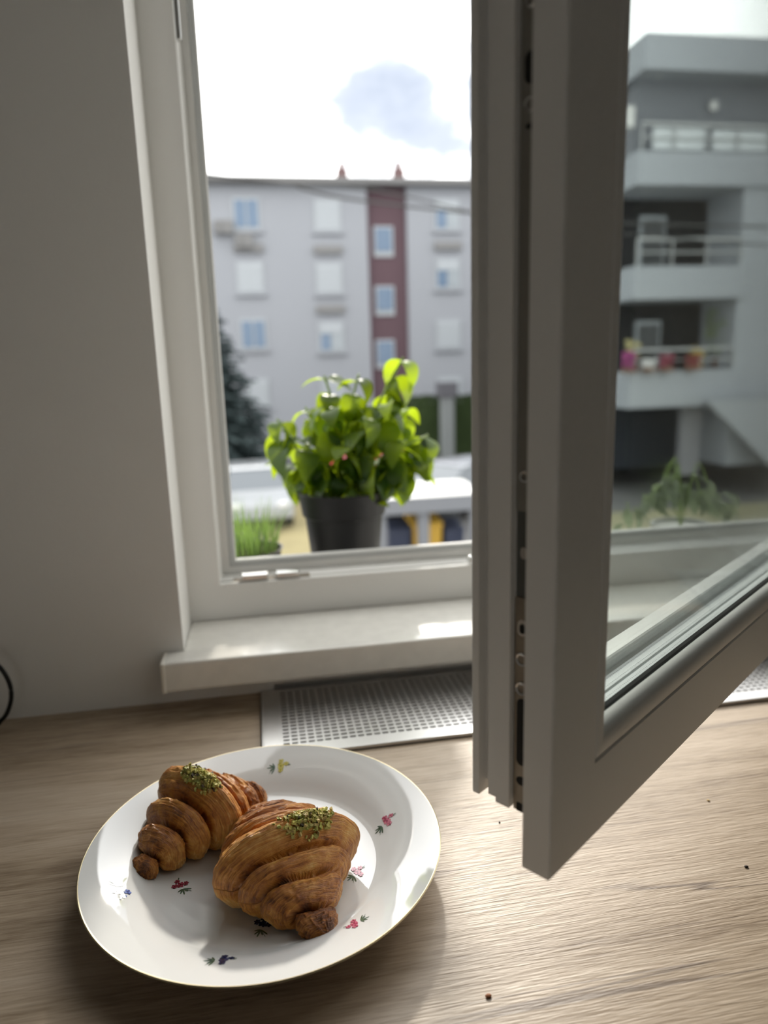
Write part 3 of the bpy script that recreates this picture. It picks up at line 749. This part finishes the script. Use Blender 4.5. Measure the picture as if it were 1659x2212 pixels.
fac = mat('facade_grey', (.345, .362, .395), .9, vary=(.4, .03)); burg = mat('facade_burgundy', (.125, .078, .092), .9)
roofm = mat('roof_grey', (.20, .20, .20), .8); shut = mat('white_shutter', (.44, .475, .505), .5); frm = mat('window_white', (.42, .45, .475), .5)
blue_g = mat('blue_pane', (.15, .22, .32), .15, spec=.5); pale_g = mat('pale_pane', (.36, .40, .43), .3)
shade_box = mat('shutter_box', (.24, .24, .24), .8); chim = mat('chimney_brick', (.17, .105, .105), .9)
# ---- long apartment block
BY = 36.0
blk = empty('apartment_block', (0, BY, G)); tag(blk, 'long pale grey apartment block with a burgundy stair strip', 'building')
def bz(v, u=760): return at(u, v, y=BY).z-G
def bx_(u, v=600): return at(u, v, y=BY).x
ztop = bz(402)
sxa, sxb = bx_(797), bx_(882)
def wall_with_holes(mb, x0, x1, z0, z1, y0, y1): mb.box((x0, y0, z0), (x1, y1, z1))
fm = MB(); fm.box((-9, 0, 0), (sxa, 11, ztop)); fm.build('wall', fac, blk)
fm = MB(); fm.box((sxb, 0, 0), (24, 11, ztop)); fm.build('wall', fac, blk)
MB().box((sxa, .35, 0), (sxb, 11, ztop)).build('stair_wall', burg, blk)
MB().box((-9.4, -.55, ztop), (24.4, 11.4, ztop+.28)).build('roof', roofm, blk)
for u in (738, 860):
    x = at(u, 380, y=BY+4).x; c_ = MB().box((x-.28, 3.6, ztop+.28), (x+.28, 4.2, at(u, 368, y=BY+4).z-G)).build('chimney', chim, blk)
    MB().box((x-.16, 3.75, at(u, 368, y=BY+4).z-G), (x+.16, 4.05, at(u, 352, y=BY+4).z-G)).build('chimney_pot', chim, c_)
def bwin(u, v, w, h, style):
    x, z = at(u, v, y=BY).x, at(u, v, y=BY).z-G; w, h = w/1534*BY, h/1534*BY
    wf = MB().box((x-w/2, -.06, z-h/2), (x+w/2, .05, z+h/2)).build('window', frm, blk)
    if style == 'closed':
        n = 6
        for k in range(n): MB().box((x-w/2+.1, -.10, z-h/2+.08+k*(h-.16)/n), (x+w/2-.1, -.05, z-h/2+.06+(k+1)*(h-.16)/n)).build('shutter_slat', shut, wf)
    else:
        g1 = {'blue': blue_g, 'pale': pale_g, 'half': pale_g}[style]
        MB().box((x-w/2+.1, -.09, z-h/2+.1), (x-.04, -.05, z+h/2-.1)).build('pane', blue_g if style != 'pale' else g1, wf)
        MB().box((x+.04, -.09, z-h/2+.1), (x+w/2-.1, -.05, z+h/2-.1)).build('pane', g1, wf)
        if style == 'half': MB().box((x-w/2+.1, -.12, z+h*.12), (x+w/2-.1, -.06, z+h/2-.05)).build('shutter', shut, wf)
    return x, z, w, h
for (u, v, st, hood) in ((532, 462, 'blue', 0), (541, 600, 'closed', 1), (548, 722, 'blue', 0), (707, 466, 'closed', 0), (711, 602, 'closed', 1), (716, 728, 'half', 1),
                         (965, 464, 'half', 0), (967, 592, 'half', 1), (969, 722, 'closed', 0), (972, 845, 'closed', 0), (554, 850, 'closed', 0), (722, 852, 'closed', 0)):
    x, z, w, h = bwin(u, v, 54, 60, st)
    MB().box((x-w/2-.12, -.16, z-h/2-.14), (x+w/2+.12, .02, z-h/2-.02)).build('window_ledge', fac, blk)
    if hood: MB().box((x-w/2-.05, -.22, z+h/2+.45), (x+w/2+.05, .02, z+h/2+.80)).build('shutter_box', shade_box, blk)
for (u, v) in ((828, 522), (831, 650), (832, 765)):
    x, z = at(u, v, y=BY+.35).x, at(u, v, y=BY+.35).z-G; w, h = .98, 1.42
    wf = MB().box((x-w/2, .28, z-h/2), (x+w/2, .40, z+h/2)).build('window', frm, blk)
    MB().box((x-w/2+.1, .24, z-h/2+.25), (x+w/2-.1, .29, z+h/2-.1)).build('pane', blue_g, wf)
for (u, v) in ((482, 490), (527, 520)):
    x, z = at(u, v, y=BY-.3).x, at(u, v, y=BY-.3).z-G
    ac = MB().box((x-.42, -.42, z-.30), (x+.42, -.02, z+.30)).build('air_conditioner', mat('ac_grey', (.22, .22, .22), .6), blk, bevel=.04)
    MB().lathe([(0, 0), (.22, 0), (.22, .02), (0, .02)], 16).build('fan_guard', roofm, ac); ac.children[0].matrix_local = Matrix.Translation((x-.1, -.42, z)) @ Matrix.Rotation(R(90), 4, 'X')

# ---- overhead cables
wire = mat('cable_grey', (.07, .07, .07), .8)
for i, (pts, r_) in enumerate(((((400, 372), (574, 391), (655, 408), (720, 424), (800, 436), (1000, 458), (1300, 480), (1659, 490)), .030), (((400, 384), (600, 396), (760, 404), (900, 430), (1040, 462), (1300, 500), (1659, 530)), .022))):
    P3 = [at(u, v, y=17.0-.6*i) for u, v in pts]
    P3[0] = P3[0]+(P3[0]-P3[1])*2
    tag(MB().tube(smooth_path(P3, 5), r_, 6).build('overhead_cable', wire), ['upper thick grey cable sagging across the front of the apartment block', 'lower thin grey cable sagging across the apartment block roof edge'][i], 'cable')

# ---- balcony house on the right
HY = 18.5
hse = tag(empty('balcony_house', (0, HY, G)), 'white house with wide balconies seen through the sash glass', 'building')
white = mat('render_white', (.43, .455, .49), .85, vary=(.5, .03)); grey_c = mat('attic_cladding', (.20, .21, .23), .8); dark_r = mat('recess_shade', (.018, .018, .02), .9)  # near-black recess walls paint the shade inside the balconies
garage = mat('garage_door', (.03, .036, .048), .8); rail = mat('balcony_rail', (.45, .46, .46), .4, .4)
def hz_(v, u=1500): return at(u, v, y=HY).z-G
def hx(u, v=500): return at(u, v, y=HY).x
hx0 = hx(1380, 450); hx1 = hx(1606, 450); hx2 = hx1+9
def hbox(nm, x0, x1, y0, y1, v0, v1, m_, par=hse, u=1500, bevel=0): return MB().box((x0, y0, hz_(v1, u)), (x1, y1, hz_(v0, u))).build(nm, m_, par, bevel=bevel)
hbox('roof_fascia', hx0, hx2, 0, 9, 74, 152, white); hbox('attic_wall', hx0+.2, hx2, .7, 9, 152, 330, grey_c)
hbox('balcony_slab', hx0-.15, hx2, -.1, 9, 330, 402, white); hbox('balcony_slab', hx0-.15, hx1+.2, -.1, 9, 575, 645, white); hbox('balcony_slab', hx0-.15, hx1+.2, -.1, 9, 800, 876, white)
hbox('pier', hx1, hx2, 0, 9, 402, 1010, white)
for v0, v1 in ((402, 575), (645, 800)):
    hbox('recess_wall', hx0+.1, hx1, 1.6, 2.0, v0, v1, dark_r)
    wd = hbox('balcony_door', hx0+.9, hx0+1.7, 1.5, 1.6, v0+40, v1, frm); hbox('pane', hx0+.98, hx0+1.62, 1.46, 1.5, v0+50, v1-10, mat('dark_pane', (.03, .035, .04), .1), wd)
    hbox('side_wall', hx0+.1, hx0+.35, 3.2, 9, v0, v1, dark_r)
hbox('lower_wall', hx0+.15, hx1, 2.2, 9, 876, 1030, garage); hbox('wall_pillar', hx(1518), hx(1560), .4, .65, 876, 1030, mat('pillar_grey', (.30, .30, .32), .85))
# railings: posts, bars and top rail
for (v0, v1, xs0, xs1) in ((268, 330, hx0, hx2-1), (515, 575, hx0, hx1), (752, 800, hx0, hx1)):
    z1, z0 = hz_(v0), hz_(v1)
    MB().box((xs0, -.04, z1-.05), (xs1, .02, z1+.02)).build('handrail', rail, hse)
    MB().box((xs0, -.03, (z0+z1)/2-.02), (xs1, .01, (z0+z1)/2+.02)).build('rail_bar', rail, hse)
    n = int((xs1-xs0)/.9)
    for k in range(n+1):
        x = xs0+(xs1-xs0)*k/n; MB().box((x-.02, -.03, z0), (x+.02, .01, z1-.05)).build('rail_post', rail, hse)
pnl = MB().box((hx(1405), .05, hz_(322)), (hx(1520), .09, hz_(275))).build('rail_panel', mat('frosted_panel', (.72, .76, .78), .3), hse)
MB().box((hx(1530), .05, hz_(322)), (hx(1650), .09, hz_(278))).build('rail_panel', MATS['frosted_panel'], hse)
for u, v in ((1424, 158), (1530, 160)):
    p = at(u, v, y=HY+.5); MB().ball((p.x, .5, p.z-G), .12, n=10).build('soffit_lamp', mat('lamp_white', (.7, .7, .68), .4), hse, smooth=60)
p = at(1543, 228, y=HY+.6); MB().ball((p.x, .62, p.z-G), .15, (1, .5, 1), 10).build('wall_lamp', MATS['lamp_white'], hse, smooth=60)
p = at(1366, 250, y=HY-.0); MB().box((p.x-.15, .1, hz_(275)), (p.x+.12, .4, hz_(230))).build('wall_box', MATS['lamp_white'], hse)
# outside stair wall running down to the right
sp0, sp1 = at(1520, 878, y=HY-.6), at(1659, 985, y=HY-.6)
MB().prism([(sp0.x, sp0.z-G+.15), (sp1.x+2, sp0.z-G+.15), (sp1.x+2, sp1.z-G-1.0), (sp1.x, sp1.z-G-.25)], 'y', -.75, -.5).build('stair_wall', white, hse)
# flowers on the lower balcony
fl_g = mat('flower_green', (.12, .20, .06), .8)
for i, (u, v, c_, lab) in enumerate(((1358, 770, (.35, .06, .22), 'magenta flowers'), (1367, 745, (.55, .50, .25), 'cream flowers'), (1440, 775, (.30, .06, .10), 'crimson flowers'),
                                  (1505, 758, (.55, .42, .10), 'yellow flowers'), (1495, 778, (.28, .06, .06), 'dark red flowers'), (1402, 785, (.75, .75, .74), 'white flowers'))):
    fy = HY-.22+(.30 if i in (1, 3) else 0); p = at(u, v, y=fy); o = empty('flower_box', (p.x, fy, hz_(800)+G)); tag(o, lab+' in a box on the lower balcony edge', 'flower box')
    hh = p.z-(hz_(800)+G)
    MB().box((-.17, -.1, 0), (.17, .1, .14)).build('box', mat('box_brown', (.2, .12, .08), .8), o)
    fb = MB(); fr2 = random.Random(i)
    for k in range(60): fb.ball((fr2.uniform(-.18, .18), fr2.uniform(-.11, .11), fr2.uniform(.12, max(.3, hh+.1))), fr2.uniform(.03, .06), n=5, m=3)
    fo = fb.build('blossom', mat('petal_%d' % i, c_, .7), o); fo['kind'] = 'stuff'
p = at(1558, 700, y=HY+.8); sh = tag(empty('balcony_plant', (p.x, HY+.8, hz_(800)+G)), 'tall yellow-green plant at the right end of the lower balcony', 'potted plant')
MB().lathe([(0, 0), (.16, 0), (.2, .35), (0, .35)], 16).build('pot', MATS['box_brown'], sh)
fb = MB()
for k in range(220):
    a = rb.random()*6.3; r_ = .42*math.sqrt(rb.random()); z = rb.uniform(.45, 1.75); fb.ball((r_*math.cos(a), r_*math.sin(a), z), rb.uniform(.03, .08), (1, 1, .5), 5, 3)
fo = fb.build('foliage', mat('balcony_green', (.22, .30, .06), .7), sh); fo['kind'] = 'stuff'

# ---- spruce at the left
def spruce(x, y, h, r0):
    o = tag(empty('spruce_tree', (x, y, G)), 'blue-green spruce tree in front of the apartment block at left', 'tree')
    MB().tube([(0, 0, 0), (0, 0, h*.97)], [.18, .02], 8).build('trunk', mat('bark', (.12, .09, .07), .9), o)
    mb = MB(); rs = random.Random(3); z = .5
    while z < h-.15:
        f = 1-z/h; rr = r0*f**.85*rs.uniform(.85, 1.12); nb = max(6, int(20*f+6)); a0 = rs.random()*6
        for k in range(nb):
            a = a0+2*PI*k/nb+rs.uniform(-.2, .2); L = rr*rs.uniform(.75, 1.15); droop = rs.uniform(.12, .35)
            d = Vector((math.cos(a), math.sin(a), -droop)); sd = Vector((-math.sin(a), math.cos(a), 0))
            for j in range(9):
                t = (j+.6)/9; p = Vector((0, 0, z))+d*L*t+Vector((0, 0, .10*L*t*t)); w = L*.20*(1.15-t)+.05
                for sgn in (-1, 1):
                    q = p+sd*sgn*w+d*.22*L*.5+Vector((0, 0, rs.uniform(-.12, .02)))
                    mb.add([p+Vector((0, 0, .03)), p+d*.10*L, q, p-Vector((0, 0, .09))], [(0, 1, 2), (0, 2, 3), (1, 3, 2)])
        z += .13+.08*f
    f_ = mb.build('foliage', mat('spruce_needles', (.035, .055, .056), .85), o); f_['kind'] = 'stuff'
st = at(452, 640, y=27.0)
spruce(at(452, 800, y=27.0).x, 27.0, st.z-G+.6, 2.6)

# ---- hedge and lamp post
def hedge(nm, lab, u0, u1, vt, y, col):
    x0, x1 = at(u0, 900, y=y).x, at(u1, 900, y=y).x; h = at((u0+u1)/2, vt, y=y).z-G
    mb = MB(); rs = random.Random(int(u0))
    mb.box((x0, -.45, 0), (x1, .45, h-.1))
    for k in range(1600):
        px, pz = rs.uniform(x0, x1), rs.uniform(.05, h+.1); py = -.45-rs.random()*.1 if rs.random() < .75 else rs.uniform(-.4, .4)
        if py > -.44: pz = h-.1+rs.random()*.22
        s_ = rs.uniform(.06, .13); mb.add([(px-s_, py, pz), (px+s_, py-.04, pz+.03), (px, py-.08, pz+s_*1.6)], [(0, 1, 2)])
    o = empty(nm, (0, y, G)); tag(o, lab, 'hedge'); f_ = mb.build('foliage', mat(nm+'_green', col, .85), o); f_['kind'] = 'stuff'
hedge('clipped_hedge', 'dark green hedge along the foot of the apartment block', 872, 1120, 862, 31.0, (.045, .075, .022))
lp = at(966, 945, y=29.5)
post = tag(empty('gate_post', (lp.x, 29.5, G)), 'pale grey post with a dark cap in front of the hedge', 'post')
MB().box((-.27, -.2, 0), (.27, .2, at(966, 858, y=29.5).z-G)).build('shaft', mat('post_grey', (.24, .26, .26), .8), post, bevel=.03)
MB().box((-.42, -.3, at(966, 858, y=29.5).z-G), (.42, .3, at(966, 825, y=29.5).z-G)).build('cap', mat('post_cap', (.12, .12, .135), .8), post, bevel=.04)

# ---- cars
def car(nm, lab, x, y, rz, col):
    o = tag(empty(nm, (x, y, G), rz), lab, 'car')
    paint = mat(nm+'_paint_'+str(int(col[0]*100))+str(int(col[2]*100)), col, .22, coat=.6); wg = mat('car_glass', (.16, .18, .20), .05); ty = mat('tyre', (.02, .02, .02), .8)
    side = [(-2.1, .35), (-2.1, .72), (-1.95, .86), (-1.0, 1.0), (.95, 1.0), (2.0, .92), (2.1, .78), (2.1, .35)]
    b = MB(); b.prism(side, 'x', -.86, .86); b.build('body', paint, o, bevel=.09)
    cab = MB(); 
    lo = [(-1.15, 1.0), (1.75, 1.0)]; hi = [(-.35, 1.46), (1.35, 1.44)]
    cab.add([(-.80, lo[0][0], .98), (.80, lo[0][0], .98), (.80, lo[1][0], .98), (-.80, lo[1][0], .98), (-.62, hi[0][0], 1.44), (.62, hi[0][0], 1.44), (.62, hi[1][0], 1.43), (-.62, hi[1][0], 1.43)],
            [(0,1,5,4),(1,2,6,5),(2,3,7,6),(3,0,4,7),(4,5,6,7)])
    cab.build('windscreen', wg, o)
    MB().prism([(-.42, 1.43), (-.2, 1.49), (1.1, 1.48), (1.42, 1.42)], 'x', -.66, .66).build('roof', paint, o, bevel=.03)
    for sx in (-.84, .84):
        for sy_ in (-1.35, 1.3):
            w = MB().lathe([(0, -.1), (.30, -.1), (.33, -.06), (.33, .06), (.30, .1), (0, .1)], 20).build('wheel', ty, o, smooth=40)
            w.matrix_local = Matrix.Translation((sx*.93, sy_, .33)) @ Matrix.Rotation(R(90), 4, 'Y')
    for sx in (-.6, .6): MB().ball((sx, -2.06, .72), .13, (1.3, .5, .7), 10).build('headlight', mat('lamp_glass', (.8, .8, .8), .1), o, smooth=60)
    return o
# front of car looks along -y
p = at(545, 1010, z=G+1.46); car('parked_car', 'white car parked left of the basil pot in the yard', p.x, p.y+.3, R(4), (.40, .42, .44))
p = at(790, 948, z=G+1.46); car('parked_car', 'red car glimpsed between the basil leaves', p.x, p.y, R(90), (.55, .04, .06))
p = at(985, 1006, z=G+1.46); car('parked_car', 'white car parked behind the bin shelter at right', p.x+.2, p.y+.6, R(-60), (.42, .44, .48))

# ---- bin shelter and bins
SY = at(915, 1085, z=G+1.9).y
shx0, shx1 = at(812, 1085, z=G+1.9).x, at(1022, 1080, z=G+1.9).x+.15
shel = tag(empty('bin_shelter', (shx0, SY, G)), 'low grey shelter with a pale flat roof over the bins', 'shelter')
sw = shx1-shx0; rf_d = at(915, 1040, z=G+2.0).y-SY
conc = mat('shelter_concrete', (.19, .20, .22), .8); pale_rf = mat('pale_roofing', (.33, .355, .37), .5)
MB().box((-.1, -.05, 1.78), (sw+.1, rf_d, 2.0)).build('roof', pale_rf, shel, bevel=.02); MB().box((-.12, -.09, 1.74), (sw+.12, -.03, 2.0)).build('fascia', conc, shel)
for x in (0, at(912, 1130, y=SY).x-shx0, sw-.12): MB().box((x-.06, 0, 0), (x+.12, .14, 1.78)).build('post', conc, shel)
MB().box((0, rf_d-.12, 0), (sw, rf_d, 1.78)).build('back_wall', mat('shelter_dark', (.06, .065, .07), .9), shel)
for (u0, u1, col, lab, nm) in ((838, 886, (.04, .05, .09), 'dark blue wheelie bin left of the yellow one', 'navy'), (890, 952, (.62, .38, .05), 'yellow wheelie bin in the middle of the shelter', 'yellow'), (958, 1000, (.05, .065, .10), 'dark blue wheelie bin right of the yellow one', 'navy')):
    x0, x1 = at(u0, 1150, y=SY+.5).x, at(u1, 1150, y=SY+.5).x; w = x1-x0; xc = (x0+x1)/2; top = at((u0+u1)/2, 1122 if nm == 'yellow' else 1135, y=SY+.4).z-G
    bo = tag(empty('wheelie_bin', (xc, SY+.75, G)), lab, 'bin', 'bins in the shelter'); bm_ = mat('bin_'+nm, col, .5)
    b = MB(); b.add([(-w*.42, -.28, .05), (w*.42, -.28, .05), (w*.42, .28, .05), (-w*.42, .28, .05), (-w*.5, -.36, top-.12), (w*.5, -.36, top-.12), (w*.5, .36, top-.12), (-w*.5, .36, top-.12)], [(3,2,1,0),(4,5,6,7),(0,1,5,4),(1,2,6,5),(2,3,7,6),(3,0,4,7)]); b.build('tub', bm_, bo, bevel=.02)
    MB().prism([(-.40, top-.12), (.38, top-.12), (.38, top-.02), (.1, top), (-.36, top-.06)], 'x', -w*.53, w*.53).build('lid', bm_, bo, bevel=.02)
    for sx in (-1, 1):
        wh = MB().lathe([(0, -.03), (.1, -.03), (.1, .03), (0, .03)], 12).build('wheel', MATS['tyre'], bo); wh.matrix_local = Matrix.Translation((sx*w*.46, .28, .1)) @ Matrix.Rotation(R(90), 4, 'Y')
